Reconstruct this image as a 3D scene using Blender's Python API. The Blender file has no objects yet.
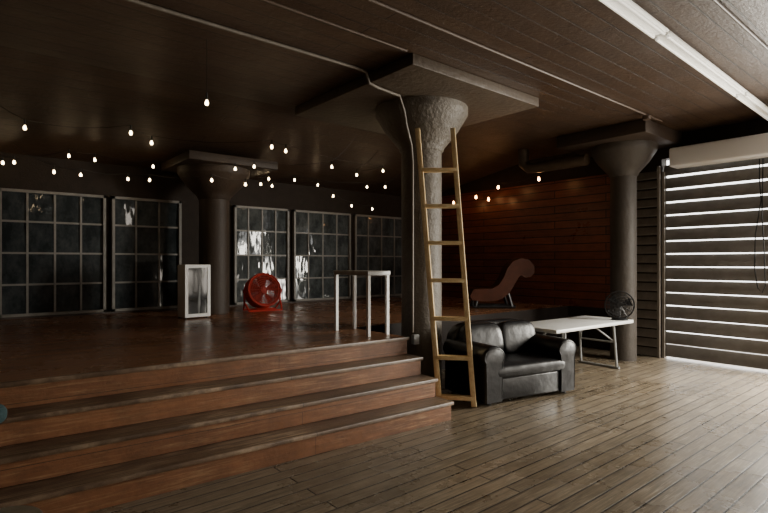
import bpy, bmesh, math, random
from mathutils import Vector, Matrix
random.seed(4)
D=bpy.data; C=bpy.context
COL=C.scene.collection
R=math.radians

# ---------------------------------------------------------------- materials
def nodes(name):
    m=D.materials.new(name); m.use_nodes=True
    nt=m.node_tree; b=nt.nodes["Principled BSDF"]
    return m,nt,b
def L(nt,a,b): nt.links.new(a,b)
def mixcol(nt,fac,a,b):
    n=nt.nodes.new("ShaderNodeMix"); n.data_type='RGBA'
    for s,v in ((6,a),(7,b)):
        if hasattr(v,'is_output'): L(nt,v,n.inputs[s])
        else: n.inputs[s].default_value=(*v,1)
    if hasattr(fac,'is_output'): L(nt,fac,n.inputs[0])
    else: n.inputs[0].default_value=fac
    return n.outputs[2]
def noise(nt,scale,detail=4,vec=None,rough=.6):
    n=nt.nodes.new("ShaderNodeTexNoise"); n.inputs["Scale"].default_value=scale
    n.inputs["Detail"].default_value=detail; n.inputs["Roughness"].default_value=rough
    if vec is None:
        t=nt.nodes.new("ShaderNodeTexCoord"); vec=t.outputs["Object"]
    L(nt,vec,n.inputs["Vector"]); return n.outputs["Fac"]
def ramp(nt,fac,p0,p1,c0=(0,0,0),c1=(1,1,1)):
    r=nt.nodes.new("ShaderNodeValToRGB")
    r.color_ramp.elements[0].position=p0; r.color_ramp.elements[1].position=p1
    r.color_ramp.elements[0].color=(*c0,1); r.color_ramp.elements[1].color=(*c1,1)
    L(nt,fac,r.inputs[0]); return r.outputs[0]
def bump(nt,b,h,strength=.3,dist=.01,normal=None):
    n=nt.nodes.new("ShaderNodeBump"); n.inputs["Strength"].default_value=strength
    n.inputs["Distance"].default_value=dist; L(nt,h,n.inputs["Height"])
    if normal: L(nt,normal,n.inputs["Normal"])
    L(nt,n.outputs[0],b.inputs["Normal"]); return n.outputs[0]
def plain(name,c,rough=.5,metal=0,c2=None,scale=8,bmp=0,bs=40,spec=.5):
    m,nt,b=nodes(name)
    b.inputs["Roughness"].default_value=rough; b.inputs["Metallic"].default_value=metal
    b.inputs["Specular IOR Level"].default_value=spec
    f=noise(nt,scale)
    if c2 is None: c2=tuple(x*.75 for x in c)
    L(nt,mixcol(nt,ramp(nt,f,.35,.65),c,c2),b.inputs["Base Color"])
    if bmp: bump(nt,b,noise(nt,bs,6),bmp,.02)
    return m
def planks(name,c1,c2,cm,length,width,axes='xyz',rough=(.3,.55),gap=.006,grain=.35,bst=.4,wear=None,wearpos=(.5,.7),spec=.5,lump=0,dirt=0,lscale=14):
    m,nt,b=nodes(name)
    t=nt.nodes.new("ShaderNodeTexCoord"); s=nt.nodes.new("ShaderNodeSeparateXYZ"); L(nt,t.outputs["Object"],s.inputs[0])
    cb=nt.nodes.new("ShaderNodeCombineXYZ")
    for i,a in enumerate(axes): L(nt,s.outputs['xyz'.index(a)],cb.inputs[i])
    br=nt.nodes.new("ShaderNodeTexBrick"); L(nt,cb.outputs[0],br.inputs["Vector"])
    br.offset=.37; br.offset_frequency=2
    br.inputs["Scale"].default_value=1; br.inputs["Brick Width"].default_value=length; br.inputs["Row Height"].default_value=width
    br.inputs["Mortar Size"].default_value=gap; br.inputs["Mortar Smooth"].default_value=.2; br.inputs["Bias"].default_value=0
    br.inputs["Color1"].default_value=(*c1,1); br.inputs["Color2"].default_value=(*c2,1); br.inputs["Mortar"].default_value=(*cm,1)
    mp=nt.nodes.new("ShaderNodeMapping"); mp.inputs["Scale"].default_value=(1.5,28,1.5) ; L(nt,cb.outputs[0],mp.inputs[0])
    g=noise(nt,1.6,6,mp.outputs[0],.7)
    dark=mixcol(nt,ramp(nt,g,.35,.7),(1,1,1),(1-grain,)*3)
    mu=nt.nodes.new("ShaderNodeMix"); mu.data_type='RGBA'; mu.blend_type='MULTIPLY'; mu.inputs[0].default_value=1
    L(nt,br.outputs["Color"],mu.inputs[6]); L(nt,dark,mu.inputs[7])
    col=mu.outputs[2]
    f2=noise(nt,1.1,8,cb.outputs[0],.65)
    if dirt:
        f4=noise(nt,3.2,9,cb.outputs[0],.75)
        mu2=nt.nodes.new("ShaderNodeMix"); mu2.data_type='RGBA'; mu2.blend_type='MULTIPLY'; mu2.inputs[0].default_value=1
        L(nt,col,mu2.inputs[6]); L(nt,ramp(nt,f4,.35,.6,(1-dirt,)*3,(1,1,1)),mu2.inputs[7]); col=mu2.outputs[2]
    if wear:
        f3=noise(nt,2.2,8,mp.outputs[0],.7)
        m2=nt.nodes.new("ShaderNodeMath"); m2.operation='MULTIPLY'; L(nt,ramp(nt,f2,.4,.65),m2.inputs[0]); L(nt,ramp(nt,f3,*wearpos),m2.inputs[1])
        m3=nt.nodes.new("ShaderNodeMath"); m3.operation='MULTIPLY'; L(nt,m2.outputs[0],m3.inputs[0])
        iv=nt.nodes.new("ShaderNodeMath"); iv.operation='SUBTRACT'; iv.inputs[0].default_value=1; L(nt,br.outputs["Fac"],iv.inputs[1]); L(nt,iv.outputs[0],m3.inputs[1])
        col=mixcol(nt,m3.outputs[0],col,wear)
    L(nt,col,b.inputs["Base Color"])
    rr=nt.nodes.new("ShaderNodeMapRange"); rr.inputs[3].default_value=rough[0]; rr.inputs[4].default_value=rough[1]; rr.inputs[1].default_value=.3; rr.inputs[2].default_value=.7
    L(nt,f2,rr.inputs[0]); L(nt,rr.outputs[0],b.inputs["Roughness"])
    b.inputs["Specular IOR Level"].default_value=spec
    n1=bump(nt,b,g,.25,.004)
    if lump: n1=bump(nt,b,noise(nt,lscale,7,cb.outputs[0],.7),lump,.02,n1)
    inv=nt.nodes.new("ShaderNodeMath"); inv.operation='SUBTRACT'; inv.inputs[0].default_value=1; L(nt,br.outputs["Fac"],inv.inputs[1])
    bump(nt,b,inv.outputs[0],bst,.01,n1)
    return m
def emis(name,c,s):
    m,nt,b=nodes(name); b.inputs["Base Color"].default_value=(*c,1)
    b.inputs["Emission Color"].default_value=(*c,1); b.inputs["Emission Strength"].default_value=s
    return m

M_floor=planks("floor_boards",(.30,.235,.16),(.21,.165,.112),(.022,.016,.01),3.0,.125,'xyz',(.20,.38),.007,.5,.8,(.52,.44,.33),dirt=.35)
M_plat=planks("stage_boards",(.40,.185,.09),(.31,.142,.07),(.05,.025,.014),3.6,.11,'xyz',(.22,.32),.003,.25,.2)
M_step=planks("step_wood",(.255,.105,.043),(.20,.08,.034),(.02,.01,.006),4.2,.30,'xzy',(.4,.6),.002,.35,.2,(.40,.24,.12),(.5,.7),lump=.2,dirt=.4)
M_tread=planks("tread_wood",(.15,.09,.055),(.115,.07,.042),(.02,.01,.006),4.2,.14,'xyz',(.32,.55),.003,.4,.3,(.38,.27,.175),(.42,.62),lump=.2,dirt=.45)
M_brown=planks("wall_boards",(.29,.082,.032),(.18,.05,.021),(.015,.006,.004),2.8,.15,'yzx',(.26,.42),.009,.5,.6,dirt=.3)
M_ceil=planks("ceiling_boards",(.090,.053,.031),(.072,.042,.025),(.018,.010,.007),4.5,.20,'xyz',(.34,.52),.007,.3,.8,lump=.4,lscale=18,dirt=.25)
M_wall=plain("dark_wall_paint",(.027,.017,.011),.7,bmp=.2,spec=.3)
M_wall2=plain("wall_paint",(.10,.085,.07),.7)
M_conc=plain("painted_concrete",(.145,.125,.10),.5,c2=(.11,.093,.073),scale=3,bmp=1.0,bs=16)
M_conc2=plain("shadowed_concrete",(.065,.053,.042),.6,c2=(.05,.041,.033),scale=3,bmp=.5,bs=14)  # darker concrete tone for the right column
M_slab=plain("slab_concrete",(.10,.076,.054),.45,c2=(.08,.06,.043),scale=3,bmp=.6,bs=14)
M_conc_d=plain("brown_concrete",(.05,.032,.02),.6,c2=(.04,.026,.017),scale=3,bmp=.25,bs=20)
M_pipe=plain("painted_pipe",(.11,.078,.053),.45)
M_frame=plain("window_steel",(.27,.255,.23),.45)
M_sill=plain("sill",(.07,.05,.04),.6)
M_black=plain("black_metal",(.012,.012,.013),.4)
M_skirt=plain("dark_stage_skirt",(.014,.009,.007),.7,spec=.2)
M_leather,nt,b=nodes("black_leather")
b.inputs["Base Color"].default_value=(.008,.008,.009,1); b.inputs["Roughness"].default_value=.36; b.inputs["Specular IOR Level"].default_value=.45
n0=bump(nt,b,noise(nt,6,3,None,.5),.25,.04); bump(nt,b,noise(nt,150,2),.12,.002,n0)
M_red=plain("red_enamel",(.55,.035,.02),.4)
M_redd=plain("dark_red_enamel",(.45,.035,.018),.4)
M_white=plain("white_paint",(.95,.95,.93),.4,c2=(.92,.92,.9))
M_tabtop=plain("white_plastic",(.93,.93,.90),.35,c2=(.88,.88,.85),spec=.6)
M_grey=plain("grey_enamel",(.35,.36,.36),.4)
M_ltgrey=plain("pale_grey_laminate",(.6,.6,.58),.4)
M_housing=plain("white_housing",(.97,.97,.97),.4,c2=(.96,.96,.96),scale=3)
M_slat=plain("louver_slat",(.185,.168,.148),.42,c2=(.14,.127,.11),scale=5)
M_slatd=plain("dark_louver",(.20,.175,.145),.45)
M_lad=plain("ladder_wood",(.93,.74,.43),.5,c2=(.80,.58,.30),scale=14,bmp=.2)
M_wire=plain("black_cable",(.008,.008,.008),.5)
M_cond=plain("grey_conduit",(.20,.172,.14),.5)
M_condb=plain("brown_conduit",(.09,.056,.036),.5)
M_bulb=emis("lit_bulb",(1,.74,.42),28)
M_bulbw=emis("warm_lit_bulb",(1,.45,.16),34)
M_tube=emis("fluorescent_tube",(1,.97,.88),.5)  # weak glow stands in for daylight falling on the unlit tubes
M_teal=plain("dark_teal_fabric",(.02,.05,.055),.9,bmp=.4)
M_rust=plain("dark_stained_wood",(.085,.026,.013),.5,c2=(.06,.019,.01),spec=.25)
M_steel=plain("brushed_steel",(.5,.5,.5),.3,1)
def glassmat(name,lo,hi,bs):
    m,nt,b=nodes(name)
    t=nt.nodes.new("ShaderNodeTexCoord")
    mp=nt.nodes.new("ShaderNodeMapping"); mp.inputs["Scale"].default_value=(2.5,2.5,1.6); L(nt,t.outputs["Object"],mp.inputs[0])
    f=noise(nt,1.6,7,mp.outputs[0],.7)
    L(nt,mixcol(nt,ramp(nt,f,.42,.68),lo,hi),b.inputs["Base Color"])
    b.inputs["Roughness"].default_value=.05; b.inputs["IOR"].default_value=1.45
    w=nt.nodes.new("ShaderNodeMapping"); w.inputs["Scale"].default_value=(9,9,4); L(nt,t.outputs["Object"],w.inputs[0])
    bump(nt,b,noise(nt,1.0,1,w.outputs[0],.5),bs,.015)
    return m
M_glassL=glassmat("dirty_dark_glass",(.02,.025,.028),(.065,.074,.078),.2)
M_glassR=glassmat("dirty_grey_glass",(.04,.047,.05),(.125,.14,.14),.3)  # dirty panes; grey noise also paints dim daylight and foliage outside
M_fridge,nt,b=nodes("fridge_glass")
t=nt.nodes.new("ShaderNodeTexCoord"); mp=nt.nodes.new("ShaderNodeMapping"); mp.inputs["Scale"].default_value=(7,7,.6); L(nt,t.outputs["Object"],mp.inputs[0])
f=noise(nt,1.5,3,mp.outputs[0]); L(nt,mixcol(nt,ramp(nt,f,.56,.66),(.015,.016,.017),(.6,.62,.62)),b.inputs["Base Color"]); b.inputs["Roughness"].default_value=.08  # pale streaks are reflections painted into the door glass colour
bump(nt,b,noise(nt,3,1),.15,.02)

# ---------------------------------------------------------------- geometry helpers
def BM(): return bmesh.new()
def box(bm,c,s,rot=None,bev=0,seg=2):
    r=bmesh.ops.create_cube(bm,size=1); v=r['verts']
    bmesh.ops.scale(bm,vec=s,verts=v)
    if bev:
        e=list({e for x in v for e in x.link_edges})
        o=bmesh.ops.bevel(bm,geom=e,offset=bev,segments=seg,affect='EDGES',profile=.5)
        v=[x for x in o['verts']]
        v=list({x for f in o['faces'] for x in f.verts}|set(v))
        st=[v[0]]; seen={v[0]}
        while st:
            a=st.pop()
            for ed in a.link_edges:
                q=ed.other_vert(a)
                if q not in seen: seen.add(q); st.append(q)
        v=list(seen)
    if rot is not None: bmesh.ops.rotate(bm,matrix=rot,verts=v)
    bmesh.ops.translate(bm,vec=c,verts=v)
    return v
def box2(bm,a,b,bev=0):
    a=Vector(a); b=Vector(b)
    return box(bm,(a+b)/2,[abs(x) for x in (b-a)],None,bev)
def cyl(bm,p0,p1,r,r2=None,seg=16):
    p0=Vector(p0); p1=Vector(p1); d=p1-p0
    o=bmesh.ops.create_cone(bm,cap_ends=True,segments=seg,radius1=r,radius2=r if r2 is None else r2,depth=d.length)
    v=o['verts']; q=Vector((0,0,1)).rotation_difference(d.normalized())
    bmesh.ops.rotate(bm,matrix=q.to_matrix(),verts=v); bmesh.ops.translate(bm,vec=(p0+p1)/2,verts=v)
    return v
def lathe(bm,prof,c=(0,0,0),seg=32,mat=None,closed=False):
    c=Vector(c); rings=[]
    for r,z in prof:
        ring=[]
        for i in range(seg):
            a=2*math.pi*i/seg; p=Vector((r*math.cos(a),r*math.sin(a),z))
            if mat: p=mat@p
            ring.append(bm.verts.new(p+c))
        rings.append(ring)
    n=len(rings)
    for k in range(n if closed else n-1):
        A=rings[k]; B=rings[(k+1)%n]
        for i in range(seg):
            bm.faces.new((A[i],A[(i+1)%seg],B[(i+1)%seg],B[i]))
    if not closed:
        bm.faces.new(list(reversed(rings[0]))); bm.faces.new(rings[-1])
def tube(bm,pts,r,seg=8,closed=False,flat=None):
    pts=[Vector(p) for p in pts]; n=len(pts); rings=[]; up=Vector((0,0,1))
    prev=None
    for i,p in enumerate(pts):
        if closed: t=(pts[(i+1)%n]-pts[i-1]).normalized()
        else: t=(pts[min(i+1,n-1)]-pts[max(i-1,0)]).normalized()
        if prev is None:
            a=t.cross(up)
            if a.length<.05: a=t.cross(Vector((1,0,0)))
            a.normalize()
        else: a=(prev-t*prev.dot(t)).normalized()
        prev=a; b2=t.cross(a)
        rr=r if flat is None else flat
        rings.append([bm.verts.new(p+a*math.cos(2*math.pi*k/seg)*r+b2*math.sin(2*math.pi*k/seg)*rr) for k in range(seg)])
    for i in range(n if closed else n-1):
        A=rings[i]; B=rings[(i+1)%n]
        for k in range(seg): bm.faces.new((A[k],A[(k+1)%seg],B[(k+1)%seg],B[k]))
    if not closed:
        bm.faces.new(list(reversed(rings[0]))); bm.faces.new(rings[-1])
def superell(bm,c,s,e=.35,nu=28,nv=16,rot=None,e2=None):
    c=Vector(c); e2=e2 or e
    sp=lambda w,m: math.copysign(abs(w)**m,w)
    rows=[]
    for j in range(1,nv):
        v=-math.pi/2+math.pi*j/nv; row=[]
        for i in range(nu):
            u=-math.pi+2*math.pi*i/nu
            p=Vector((s[0]/2*sp(math.cos(v),e2)*sp(math.cos(u),e),s[1]/2*sp(math.cos(v),e2)*sp(math.sin(u),e),s[2]/2*sp(math.sin(v),e2)))
            if rot: p=rot@p
            row.append(bm.verts.new(p+c))
        rows.append(row)
    for a,b_ in zip(rows,rows[1:]):
        for i in range(nu): bm.faces.new((a[i],a[(i+1)%nu],b_[(i+1)%nu],b_[i]))
    bot=Vector((0,0,-s[2]/2)); top=Vector((0,0,s[2]/2))
    if rot: bot=rot@bot; top=rot@top
    b0=bm.verts.new(bot+c); t0=bm.verts.new(top+c)
    for i in range(nu):
        bm.faces.new((b0,rows[0][(i+1)%nu],rows[0][i])); bm.faces.new((t0,rows[-1][i],rows[-1][(i+1)%nu]))
def mk(name,bm,mat,parent=None,label=None,cat=None,loc=None,rz=0,kind=None,group=None,ang=38):
    bmesh.ops.recalc_face_normals(bm,faces=bm.faces)
    me=D.meshes.new(name); bm.to_mesh(me); bm.free()
    for p in me.polygons: p.use_smooth=True
    me.set_sharp_from_angle(angle=R(ang))
    me.materials.append(mat)
    o=D.objects.new(name,me); COL.objects.link(o)
    if parent: o.parent=parent
    if loc is not None: o.location=loc
    o.rotation_euler[2]=rz
    if label: o["label"]=label
    if cat: o["category"]=cat
    if kind: o["kind"]=kind
    if group: o["group"]=group
    return o
def empty(name,loc,rz,label,cat,group=None):
    o=D.objects.new(name,None); COL.objects.link(o); o.location=loc; o.rotation_euler[2]=rz
    o.empty_display_size=.1; o["label"]=label; o["category"]=cat
    if group: o["group"]=group
    return o
def struct(name,mat,boxes):
    bm=BM()
    for a,b_ in boxes: box2(bm,a,b_)
    return mk(name,bm,mat,kind="structure")

# ---------------------------------------------------------------- shell
H=3.7; XR=9.05; YW=9.3; XL=-3.0; YB=-4.0; PH=.76
def ceilz(y): return H if y<6.2 else H-.5*(y-6.2)/3.1
struct("floor",M_floor,[((XL,YB,-.1),(11.5,YW,0))])
bm=BM(); pr=[(YB-.2,H),(6.2,H),(YW+.2,ceilz(YW+.2)),(YW+.2,H+.2),(YB-.2,H+.2)]
A=[bm.verts.new((XL-.2,y,z)) for y,z in pr]; Bv=[bm.verts.new((XR+.2,y,z)) for y,z in pr]
bm.faces.new(A); bm.faces.new(list(reversed(Bv)))
for i in range(5): bm.faces.new((A[i],Bv[i],Bv[(i+1)%5],A[(i+1)%5]))
mk("ceiling",bm,M_ceil,kind="structure",ang=3)
struct("wall_back",M_wall,[((XL,YW,0),(XR+.2,YW+.2,ceilz(YW)-.001))])
struct("wall_left",M_wall,[((XL-.2,YB,0),(XL,YW,H))])
struct("wall_front",M_wall2,[((XL,YB-.2,0),(6.6,YB,H)),((6.6,YB-.2,0),(8.6,YB,.4)),((6.6,YB-.2,2.7),(8.6,YB,H)),((8.6,YB-.2,0),(XR+.2,YB,H))])  # unseen wall; its opening is added to let the fill light in
struct("wall_right",M_wall,[((XR,3.62,0),(XR+.2,YW,H)),((XR,1.85,3.32),(XR+.2,3.62,H)),((XR,1.78,0),(XR+.2,1.88,H)),
      ((XR,-.9,3.05),(XR+.2,1.78,H)),((XR,YB,0),(XR+.2,-.9,H))])
struct("wall_panelling",M_brown,[((XR-.03,4.45,PH),(XR-.002,YW-.002,3.19))])
struct("baseboard_back",M_sill,[((XL+.01,YW-.05,PH),(XR-.04,YW-.002,PH+.03))])

PIV=Vector((3.87,4.256,0)); SK=R(-3.0)
bm=BM()
poly=[(XL+.005,4.256+6.865*math.tan(-SK)),(3.87,4.256),(3.87,5.3),(XR-.035,5.3),(XR-.035,YW-.002),(XL+.005,YW-.002)]
lo=[bm.verts.new((x,y,0)) for x,y in poly]; hi=[bm.verts.new((x,y,PH)) for x,y in poly]
bm.faces.new(hi); bm.faces.new(list(reversed(lo)))
for i in range(6):
    f=bm.faces.new((lo[i],lo[(i+1)%6],hi[(i+1)%6],hi[i]))
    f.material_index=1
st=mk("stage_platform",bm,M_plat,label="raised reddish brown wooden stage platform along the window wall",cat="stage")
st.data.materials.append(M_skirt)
RUN=.235
stairs=empty("stage_steps",PIV,SK,"wide worn reddish wooden steps running along the stage front","steps")
xe=0; xl=-6.6
for i in range(4):
    top=PH-.19*i; yb=-RUN*i
    bm=BM()
    if i>0: box2(bm,(xl,yb-.025,top-.035),(xe+.02,yb+RUN-.003,top),bev=.006)
    else: box2(bm,(xl,yb-.025,top-.035),(xe+.02,yb-.002,top+.003),bev=.005)
    mk("tread" if i else "nosing",bm,M_tread,stairs)
    bm=BM(); 
    box2(bm,(xl,yb-.001 if i else yb-.003,max(top-.19,0)+.001),(xe,yb+.02 if i else yb-.0005,top-.036)); mk("riser",bm,M_step,stairs)
bm=BM()
for i in range(1,4):
    top=PH-.19*i; yb=-RUN*i
    box2(bm,(xe-.04,yb+.021,.002),(xe-.002,yb+RUN-.004,top-.037))
mk("stringer",bm,M_step,stairs)

# ---------------------------------------------------------------- windows
def window(n,x0,x1,cols,z0,z1,rows,glass):
    w=empty("window_%d"%n,((x0+x1)/2,YW,z0),0,"steel framed grid window with dark dirty panes","window")
    w["kind"]="structure"
    W=x1-x0; Hh=z1-z0
    bm=BM(); t=.04
    box2(bm,(-W/2,-.09,0),(-W/2+t,-.003,Hh)); box2(bm,(W/2-t,-.09,0),(W/2,-.003,Hh))
    box2(bm,(-W/2,-.09,0),(W/2,-.003,t)); box2(bm,(-W/2,-.09,Hh-t),(W/2,-.003,Hh))
    mk("frame",bm,M_frame,w)
    bm=BM()
    for i in range(1,cols):
        x=-W/2+W*i/cols; box2(bm,(x-.014,-.06,.03),(x+.014,-.02,Hh-.03))
    for j in range(1,rows):
        z=Hh*j/rows; box2(bm,(-W/2+.03,-.063,z-.014),(W/2-.03,-.018,z+.014))
    mk("mullions",bm,M_frame,w)
    bm=BM()
    for i in range(cols):
        for j in range(rows):
            a=random.uniform(-.06,.06); c=random.uniform(-.06,.06)
            rot=Matrix.Rotation(a,3,'X')@Matrix.Rotation(c,3,'Z')
            box(bm,(-W/2+W*(i+.5)/cols,-.038,Hh*(j+.5)/rows),(W/cols-.02,.006,Hh/rows-.02),rot)
    mk("glass",bm,glass,w)
Z0=.795; Z1=2.67
window(1,.44,1.83,4,Z0,Z1,4,M_glassL)
window(2,1.92,3.02,3,Z0,Z1,4,M_glassL)
window(3,4.0,5.16,4,Z0,Z1,4,M_glassR)
window(4,5.27,6.7,4,Z0,Z1,4,M_glassR)
window(5,6.82,8.4,4,Z0,Z1,4,M_glassR)
window(6,-1.1,.33,4,Z0,Z1,4,M_glassL)

# ---------------------------------------------------------------- columns
def column(loc,r,base,captop,slab,m,ms,label,capr,stop,ch=.6):
    x,y=loc
    e=empty("concrete_column",(x,y,base),0,label,"column",None)
    ct=captop-base; cb=ct-ch; k=(ch-.14)/.38
    bm=BM(); lathe(bm,[(r,0),(r,cb+.02)],seg=40); mk("shaft",bm,m,e)
    bm=BM(); lathe(bm,[(r+.005,cb),(r+.025,cb+.02),(r+.03,cb+.05),(r+(capr-r)*.33,cb+.13*k),(r+(capr-r)*.66,cb+.24*k),(capr*.93,cb+.34*k),(capr,cb+.40*k),(capr+.02,cb+.43*k),(capr+.02,ct-.001)],seg=56); mk("capital",bm,m,e)
    (x0,x1,y0,y1)=slab
    bm=BM(); box2(bm,(x0-x,y0-y,ct),(x1-x,y1-y,stop-base),bev=.012); mk("drop_slab",bm,ms,e)
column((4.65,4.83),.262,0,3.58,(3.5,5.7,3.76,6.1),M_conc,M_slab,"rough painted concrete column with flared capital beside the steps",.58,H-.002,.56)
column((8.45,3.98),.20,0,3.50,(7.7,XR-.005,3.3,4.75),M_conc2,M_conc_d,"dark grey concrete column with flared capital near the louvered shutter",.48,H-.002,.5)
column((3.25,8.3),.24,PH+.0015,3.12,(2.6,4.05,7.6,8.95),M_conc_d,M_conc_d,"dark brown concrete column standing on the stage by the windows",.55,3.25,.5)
bm=BM(); tube(bm,[(8.15,4.45,3.33),(8.15,5.4,3.33),(8.15,5.6,3.35),(8.15,5.7,3.43),(8.15,5.72,H-.003)],.10,seg=20)
mk("ceiling_pipe",bm,M_pipe,label="thick brown pipe running below ceiling from the column capital",cat="pipe")

# ---------------------------------------------------------------- louvered shutter
sh=empty("louvered_shutter",(XR,2.72,0),0,"large grey brown louvered shutter with daylight between its slats","shutter")
zz=.03
while zz<3.18:
    bm=BM(); box(bm,(.06,.03,zz+.095),(.012,1.72,.203+random.uniform(-.006,.004)),Matrix.Rotation(R(18+random.uniform(-1.5,1.5)),3,'Y')@Matrix.Rotation(R(random.uniform(-.15,.15)),3,'X'))
    mk("slat",bm,M_slat,sh); zz+=.2145
for y in (.87,-.82):
    bm=BM(); box2(bm,(-.02,y-.02,0),(.012,y+.02,3.1)); mk("frame_post",bm,M_slatd,sh)
bm=BM(); 
for i in range(20): box(bm,(0,0,.08+i*.157),(.02,.6,.135),Matrix.Rotation(R(22),3,'Y'))
box2(bm,(-.035,-.325,0),(.01,-.285,3.2)); box2(bm,(-.035,.285,0),(.01,.325,3.2))
mk("louver_panel",bm,M_slatd,loc=(XR-.04,3.95,0),label="dark ribbed louvered wall panel between column and shutter",cat="louver panel")
bm=BM()
box(bm,(-.18,-.09,3.265),(.32,2.34,.30),bev=.03,seg=4)
hs=mk("shutter_housing",bm,M_housing,loc=(XR,2.3,0),label="long white metal roller housing box above the shutter",cat="shutter housing")
bm=BM()
cy=2.24
tube(bm,[(XR-.08,cy,3.105),(XR-.08,cy,2.8),(XR-.08,cy-.02,2.5),(XR-.08,cy+.05,2.0),(XR-.08,cy+.06,1.5),(XR-.08,cy+.02,1.22),(XR-.08,cy-.03,1.15),(XR-.08,cy-.07,1.25),(XR-.08,cy-.06,1.7),(XR-.08,cy-.03,2.3),(XR-.07,cy-.04,3.105)],.008)
mk("hanging_cable",bm,M_wire,label="thin black cable loop hanging in front of the shutter",cat="cable")

# ---------------------------------------------------------------- ceiling things
fx=empty("fluorescent_light",(6.4,1.99,H),R(1.6),"long white fluorescent strip light fixture on ceiling","ceiling light")
bm=BM()
for x0 in (-4.0,-1.55,.9):
    x1=min(x0+2.43,2.62)
    box2(bm,(x0,-.04,-.05),(x1,.04,-.0005),bev=.008)
    box2(bm,(x0,-.078,-.06),(x1,-.0,-.045),bev=.004); box2(bm,(x0,.0,-.06),(x1,.078,-.045),bev=.004)
mk("housing",bm,M_white,fx)
for s in (-.045,.045):
    bm=BM()
    for x0 in (-4.0,-1.55,.9): cyl(bm,(x0+.03,s,-.078),(min(x0+2.4,2.6),s,-.078),.015,seg=12)
    mk("tube",bm,M_tube,fx)
def conduit(pts,r,m,label):
    bm=BM(); tube(bm,pts,r,seg=10); return mk("conduit",bm,m,label=label,cat="conduit")
zc=H-.0165
conduit([(-1,4.42,zc),(3.3,4.42,zc),(3.42,4.42,H-.03),(3.46,4.42,H-.14),(3.62,4.45,3.55),(3.94,4.46,3.53),(4.04,4.49,3.38),(4.14,4.56,3.24),(4.32,4.67,3.05),(4.37,4.70,2.85),(4.37,4.70,1.2),(4.37,4.70,.72)],.016,M_cond,"thin grey metal conduit running across ceiling and down the column")
LBL="thin brown conduit fixed along the ceiling boards"
conduit([(-1,3.2,zc),(8.0,3.2,zc)],.016,M_condb,LBL)
conduit([(-1,3.74,zc),(3.4,3.74,zc)],.013,M_condb,LBL)
conduit([(3.0,1.45,zc),(9.04,1.45,zc)],.013,M_condb,LBL)
bm=BM(); box(bm,(0,0,0),(.09,.06,.12),bev=.008); 
mk("junction_box",bm,M_grey,loc=(4.36,4.64,.64),label="small grey electrical box at the foot of column conduit",cat="electrical box")
bm=BM(); cyl(bm,(0,0,-.001),(0,0,-.05),.06,.05); mk("ceiling_junction_box",bm,M_condb,loc=(7.5,3.2,H-.0335),label="round brown junction box on the ceiling conduit",cat="electrical box")

# ---------------------------------------------------------------- string lights
B={1:(.57,6.97,3.1),2:(.48,9.0,3.0),3:(.60,8.85,3.0),4:(1.20,8.42,3.1),5:(1.54,8.5,3.1),6:(1.54,6.46,3.1),7:(1.87,6.83,3.1),
8:(2.35,8.5,3.1),9:(2.04,8.73,2.9),10:(2.33,8.62,2.9),11:(1.06,8.73,2.9),12:(1.35,8.44,2.85),13:(1.80,4.78,3.1),14:(2.86,7.4,2.8),
15:(3.2,7.35,3.0),16:(3.5,7.65,2.83),17:(3.14,6.07,3.1),18:(3.40,6.17,3.1),19:(3.48,7.3,3.06),20:(4.18,8.5,3.0),21:(4.16,8.15,3.05),22:(4.44,8.57,3.0),
23:(4.73,8.25,3.1),24:(5.38,8.49,3.1),25:(4.53,6.74,3.1),26:(5.46,8.08,2.85),27:(5.28,7.09,3.1),28:(6.28,8.09,3.1),29:(5.38,6.5,3.1),
30:(6.56,7.86,3.1),31:(6.2,8.5,2.75),32:(6.9,8.7,2.75),33:(8.6,7.24,3.0),34:(8.5,6.57,3.13),35:(8.6,6.9,2.92),36:(8.4,5.55,3.16),37:(8.5,7.8,2.92)}
bulbs={}
def string(ids,warm=False):
    p0=Vector(B[ids[0]])
    pts=[]
    seq=[Vector(B[i])+Vector((0,0,.09)) for i in ids]
    a=seq[0]+Vector((-.5,.1,.0)); a.z=ceilz(a.y)-.01
    z=seq[-1]+Vector((.4,-.1,0)); z.z=ceilz(z.y)-.01
    if len(ids)==1: a=seq[0]+Vector((0,0,0)); a.z=H-.005; z=None
    seq=[a]+seq+([z] if z else [])
    for q,w in zip(seq,seq[1:]):
        for t in range(4):
            f=t/4; p=q.lerp(w,f); p.z-=.06*math.sin(math.pi*f)*min(1,(w-q).length) if len(ids)>1 else 0; pts.append(p)
    pts.append(seq[-1])
    bm=BM(); tube(bm,[p-p0 for p in pts],.003,seg=5)
    lab="black cord of small glowing bulbs strung below ceiling" if not warm else "black cord of small orange glowing bulbs by the plank wall"
    if len(ids)==1: lab="single warm glowing bulb on a thin black cord"
    s=mk("string_lights",bm,M_wire,loc=p0,label=lab,cat="string lights",group="string lights over the stage")
    for i in ids:
        p=Vector(B[i])-p0
        bm=BM(); cyl(bm,(0,0,.026),(0,0,.09),.009,seg=8); mk("socket",bm,M_wire,s,loc=p)
        if warm not in bulbs:
            k=1.4 if warm else 1
            bm=BM(); lathe(bm,[(r_*k,z_*k) for r_,z_ in [(.003,-.024),(.011,-.021),(.016,-.011),(.017,-.003),(.014,.009),(.01,.018),(.007,.028)]],seg=14)
            bulbs[warm]=mk("bulb",bm,M_bulbw if warm else M_bulb,s,loc=p).data
        else:
            o=D.objects.new("bulb",bulbs[warm]); COL.objects.link(o); o.parent=s; o.location=p
string([1,6,7,17,18,29,27]); string([2,3,4,5,8,15,19,25]); string([11,12,9,10,14,16,21,20,23,28,30]); string([22,24,26,31,32]); string([37,33,35,34,36],True); string([13])

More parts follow.
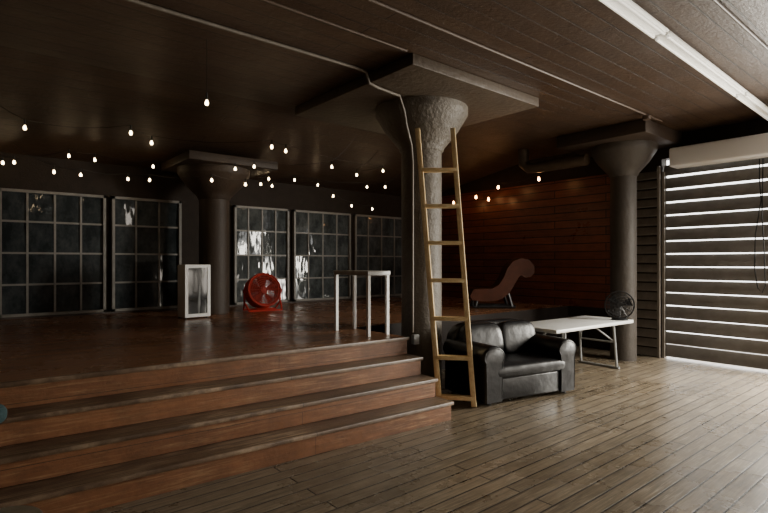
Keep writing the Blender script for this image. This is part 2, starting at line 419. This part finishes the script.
# ---------------------------------------------------------------- ladder
la=empty("wooden_ladder",(4.24,3.84,0),0,"tall light wooden ladder leaning against the column capital","ladder")
LB=[Vector((-.12,.15,.0)),Vector((.11,-.15,.0))]
LT=[Vector((-.04,.59,3.17)),Vector((.28,.32,3.17))]
for a,b_ in zip(LB,LT):
    bm=BM(); d=(b_-a); zax=d.normalized(); xax=(LB[1]-LB[0]).normalized(); yax=zax.cross(xax).normalized(); xax=yax.cross(zax)
    m=Matrix((xax,yax,zax)).transposed()
    box(bm,(a+b_)/2+Vector((0,0,.012)),(.055,.075,d.length),m,bev=.004); mk("rail",bm,M_lad,la)
for k in range(7):
    z=.10+k*.43
    f=z/3.17; p=LB[0].lerp(LT[0],f); q=LB[1].lerp(LT[1],f)
    bm=BM(); d=q-p; xax=d.normalized(); yax=Vector((0,0,1)).cross(xax).normalized(); m=Matrix((xax,yax,xax.cross(yax))).transposed()
    box(bm,(p+q)/2-yax*.0,(d.length+.02,.085,.044),m,bev=.004); mk("rung",bm,M_lad,la)

# ---------------------------------------------------------------- sofa
so=empty("leather_loveseat",(5.21,3.88,0),R(-12),"black leather loveseat with puffy rounded back and rolled arms","sofa")
W=1.42; 
bm=BM(); box(bm,(0,.02,.2),(W-.28,.74,.24),bev=.03,seg=3); mk("base",bm,M_leather,so)
bm=BM(); box(bm,(0,-.385,.17),(W-.50,.05,.25),bev=.02,seg=3); mk("front_panel",bm,M_leather,so)
for s in (-1,1):
    bm=BM(); x=s*(W/2-.145)
    prof=[]
    for i in range(17):
        a=-R(35)+R(250)*i/16; prof.append((.152*math.cos(a),.555+.11*math.sin(a)))
    prof+= [(-.112,.45),(-.118,.04),(.118,.04),(.112,.45)]
    prev=None
    for j,(y,sc) in enumerate([(-.43,.92),(-.418,.98),(-.40,1),(-.2,1),(.1,1),(.36,1),(.38,.94)]):
        ring=[bm.verts.new((x+px*sc,y,.36+(pz-.36)*sc if pz>.1 else pz)) for px,pz in prof]
        if prev:
            n=len(ring)
            for i in range(n): bm.faces.new((prev[i],prev[(i+1)%n],ring[(i+1)%n],ring[i]))
        else: bm.faces.new(ring)
        prev=ring
    bm.faces.new(list(reversed(prev)))
    arm=mk("arm",bm,M_leather,so)
    bm=BM()
    tube(bm,[(x+.106,-.428,.07)]+[(x+px*.92,-.428,.36+(pz-.36)*.92) for px,pz in prof[:17]]+[(x-.106,-.428,.07)],.006,seg=6)
    mk("piping",bm,M_leather,arm)
bm=BM(); superell(bm,(0,-.10,.36),(1.15,.68,.19),.17,nu=44,e2=.5); mk("seat_cushion",bm,M_leather,so)
for s in (-1,1):
    bm=BM(); superell(bm,(s*.277,.20,.62),(.60,.26,.45),.3,rot=Matrix.Rotation(R(-14),3,'X'),e2=.6); mk("back_cushion",bm,M_leather,so)
bm=BM(); superell(bm,(0,.33,.485),(W-.12,.21,.75),.3,nu=44,e2=.5); mk("backrest",bm,M_leather,so)
for x in (-.58,.58):
    for y in (-.35,.33):
        bm=BM(); cyl(bm,(x,y,0),(x,y,.055),.022,.03,seg=12); mk("foot",bm,M_black,so)

# ---------------------------------------------------------------- folding table
ft=empty("folding_table",(6.90,3.99,0),R(-2.5),"white plastic folding table with braced grey tube legs behind the sofa","table")
bm=BM(); box(bm,(0,0,.70),(1.98,.80,.05),bev=.015,seg=3); mk("table_top",bm,M_tabtop,ft)
for s in (-1,1):
    bm=BM(); x=s*.66
    for y in (-.28,.28):
        tube(bm,[(x-s*.04,y,.675),(x+s*.03,y*1.05,.02)],.018,seg=8)
        tube(bm,[(x,y,.40),(x-s*.30,y*.25,.675)],.012,seg=8)
    tube(bm,[(x+s*.03,-.33,.02),(x+s*.03,.33,.02)],.018,seg=8); tube(bm,[(x,-.28,.40),(x,.28,.40)],.013,seg=8)
    mk("leg_frame",bm,M_grey,ft)

# ---------------------------------------------------------------- fans
def fan(name,loc,rz,r,depth,cz,mh,mg,mb,label,drum):
    e=empty(name,loc,rz,label,"fan")
    RX=Matrix.Rotation(R(90),3,'X')
    c=(0,0,cz)
    if drum:
        bm=BM(); lathe(bm,[(r*.86,-depth/2+.03),(r*.97,-depth/2),(r,-depth/2),(r+.012,-depth/2+.02),(r,-depth/2+.04),(r,depth/2-.04),(r+.012,depth/2-.02),(r,depth/2),(r*.97,depth/2),(r*.86,depth/2-.03)],c,48,RX,closed=True); mk("housing",bm,mh,e)
    bm=BM()
    for yy in (-depth/2,depth/2):
        n=8 if drum else 5
        for k in range(1,n+1):
            rr=r*k/n*.99
            tube(bm,[(rr*math.cos(a),yy*(1 if drum or k<n else .25),cz+rr*math.sin(a)) for a in [2*math.pi*i/36 for i in range(36)]],.0055 if k<n else .009,seg=5,closed=True)
        for i in range(16 if drum else 12):
            a=2*math.pi*i/(16 if drum else 12)
            p=[(r*.12*math.cos(a),yy,cz+r*.12*math.sin(a)),(r*.85*math.cos(a),yy,cz+r*.85*math.sin(a)),(r*.99*math.cos(a),yy*(1 if drum else .25),cz+r*.99*math.sin(a))]
            tube(bm,p,.005,seg=5)
    mk("grille",bm,mg,e)
    for i in range(5 if drum else 3):
        a=2*math.pi*i/(5 if drum else 3)+.3; bm=BM(); vs=[]
        for (rr,wid) in ((.12,.25),(.5,.55),(.85,.7)):
            for s in (-1,1):
                t=a+s*wid/ (rr+.35)*.6
                vs.append(bm.verts.new((r*rr*math.cos(t),s*depth*.16,cz+r*rr*math.sin(t))))
        bm.faces.new((vs[0],vs[1],vs[3],vs[2])); bm.faces.new((vs[2],vs[3],vs[5],vs[4]))
        bmesh.ops.solidify(bm,geom=bm.faces[:],thickness=.004)
        mk("blade",bm,mb,e)
    bm=BM(); cyl(bm,(0,-depth*.45,cz),(0,depth*.4,cz),r*.2,seg=20); mk("motor_hub",bm,mb,e)
    bm=BM(); 
    if drum:
        w=r+.03
        for s in (-1,1):
            tube(bm,[(s*w,0,cz),(s*w,0,.16),(s*w*.9,-.16,.02),],.016); tube(bm,[(s*w,0,.16),(s*w*.9,.16,.02)],.016)
            cyl(bm,(s*(w-.03),0,cz),(s*(w+.02),0,cz),.03)
        tube(bm,[(-w*.9,-.16,.02),(w*.9,-.16,.02)],.016); tube(bm,[(-w*.9,.16,.02),(w*.9,.16,.02)],.016)
    else:
        lathe(bm,[(.12,0),(.12,.012),(.10,.025),(.03,.035)],seg=28); cyl(bm,(0,.05,.02),(0,.05,cz),.014)
        cyl(bm,(0,.03,cz),(0,.12,cz),.045)
    mk("stand",bm,mh,e)
    if drum:   # tilt the drum assembly back about its side pivots
        T=Matrix.Translation((0,0,cz))@Matrix.Rotation(R(-14),4,'X')@Matrix.Translation((0,0,-cz))
        for o in D.objects:
            if o.parent==e and not o.name.startswith("stand"): o.data.transform(T)
    return e
fan("drum_fan",(4.02,8.1,PH),R(-8),.285,.24,.345,M_red,M_redd,M_redd,"round red metal drum fan tilted back on the stage",True)
fan("table_fan",(7.69,3.68,.7255),R(-50),.21,.09,.225,M_black,M_black,M_black,"black round wire cage fan on the white folding table",False)

# ---------------------------------------------------------------- display fridge
fr=empty("display_fridge",(2.72,7.80,PH),R(2),"small white upright display fridge with dark glossy door","fridge")
bm=BM(); box2(bm,(-.19,-.17,.02),(.19,.10,.80),bev=.01); mk("body",bm,M_white,fr)
bm=BM(); t=.045
for a,b_ in (((-.19,-.21,.03),(-.19+t,-.172,.80)),((.19-t,-.21,.03),(.19,-.172,.80)),((-.19+t,-.21,.03),(.19-t,-.172,.03+t)),((-.19+t,-.21,.8-t),(.19-t,-.172,.8))): box2(bm,a,b_)
dr=mk("door",bm,M_white,fr)
bm=BM(); box2(bm,(-.148,-.196,.072),(.148,-.18,.758)); mk("glass",bm,M_fridge,dr)
for x in (-.16,.16):
    for y in (-.14,.08):
        bm=BM(); cyl(bm,(x,y,0),(x,y,.022),.015,seg=10); mk("foot",bm,M_black,fr)

# ---------------------------------------------------------------- console table
ct=empty("console_table",(3.70,4.88,PH),0,"narrow white metal console table on the stage edge","table")
bm=BM(); box(bm,(0,0,.712),(.33,.69,.05),bev=.004); mk("table_top",bm,M_ltgrey,ct)
for x in (-.138,.138):
    for y in (-.318,.318):
        bm=BM(); box2(bm,(x-.018,y-.018,0),(x+.018,y+.018,.688)); mk("leg",bm,M_white,ct)

# ---------------------------------------------------------------- curved lounge chair
lc=empty("lounge_chair",(7.62,5.93,PH),R(-40),"dark red brown curved lounge chair with scrolled raised end","chair")
out=[(-.52,.22),(-.46,.34),(-.30,.36),(-.12,.36),(.0,.43),(.09,.57),(.15,.72),(.25,.85),(.40,.91),(.54,.88),(.63,.78),(.64,.65),(.57,.57),(.47,.56),(.40,.60),(.35,.56),(.28,.44),(.19,.28),(.06,.18),(-.08,.14),(-.30,.13),(-.47,.15)]
bm=BM(); A=[bm.verts.new((x,-.22,z)) for x,z in out]; Bv=[bm.verts.new((x,.22,z)) for x,z in out]
bm.faces.new(A); bm.faces.new(list(reversed(Bv)))
for i in range(len(out)):
    j=(i+1)%len(out); bm.faces.new((A[i],Bv[i],Bv[j],A[j]))
mk("seat_shell",bm,M_rust,lc)
for y in (-.19,.19):
    bm=BM(); tube(bm,[(-.46,y,.033),(-.1,y,.033),(.30,y,.033)],.03); tube(bm,[(-.42,y,.03),(-.38,y,.20)],.03); tube(bm,[(.24,y,.03),(.16,y,.30)],.03)
    mk("frame",bm,M_black,lc)

# ---------------------------------------------------------------- bits at the edge
bm=BM(); superell(bm,(0,0,.07),(.26,.2,.14),.7,e2=.8); bg=mk("cloth_bag",bm,M_teal,loc=(.11,4.05,.571),label="dark teal cloth bag lying on the steps",cat="bag")
bm=BM(); tube(bm,[(-.07,0,.12),(-.05,0,.17),(.0,.01,.19),(.05,0,.17),(.07,0,.12)],.008); mk("handle",bm,M_teal,bg)
sl=empty("round_stool",(.14,2.82,0),0,"round metal stool with pale rim beside the steps","stool")
bm=BM(); lathe(bm,[(.0001,.42),(.14,.42),(.155,.43),(.16,.445),(.15,.455),(.0001,.452)],seg=36); mk("seat",bm,M_steel,sl)
for i in range(3):
    a=2*math.pi*i/3+.4; bm=BM(); tube(bm,[(.1*math.cos(a),.1*math.sin(a),.425),(.15*math.cos(a),.15*math.sin(a),.012)],.011); mk("leg",bm,M_steel,sl)

# ---------------------------------------------------------------- lights
w=D.worlds.new("World"); C.scene.world=w; w.use_nodes=True
w.node_tree.nodes["Background"].inputs[0].default_value=(1,.99,.96,1); w.node_tree.nodes["Background"].inputs[1].default_value=5.5
def area(name,loc,rot,sx,sy,e,c):
    l=D.lights.new(name,'AREA'); l.shape='RECTANGLE'; l.size=sx; l.size_y=sy; l.energy=e; l.color=c
    o=D.objects.new(name,l); COL.objects.link(o); o.location=loc; o.rotation_euler=rot; return o
area("door_daylight",(9.5,.75,1.65),(0,R(55),0),2.3,2.0,820,(1,.94,.81))
area("window_daylight",(7.6,-4.25,1.55),(R(90),0,0),1.9,2.2,65,(1,.80,.56))  # fill lamp added behind the camera, outside a made-up wall opening

# ---------------------------------------------------------------- camera
cam=D.cameras.new("camera"); cam.sensor_width=36; cam.lens=24; cam.shift_y=5.5/768
co=D.objects.new("camera",cam); COL.objects.link(co); co.location=(0,0,1.6)
fwd=Vector((.639,.769,0)).normalized()
co.rotation_euler=fwd.to_track_quat('-Z','Y').to_euler()
C.scene.camera=co
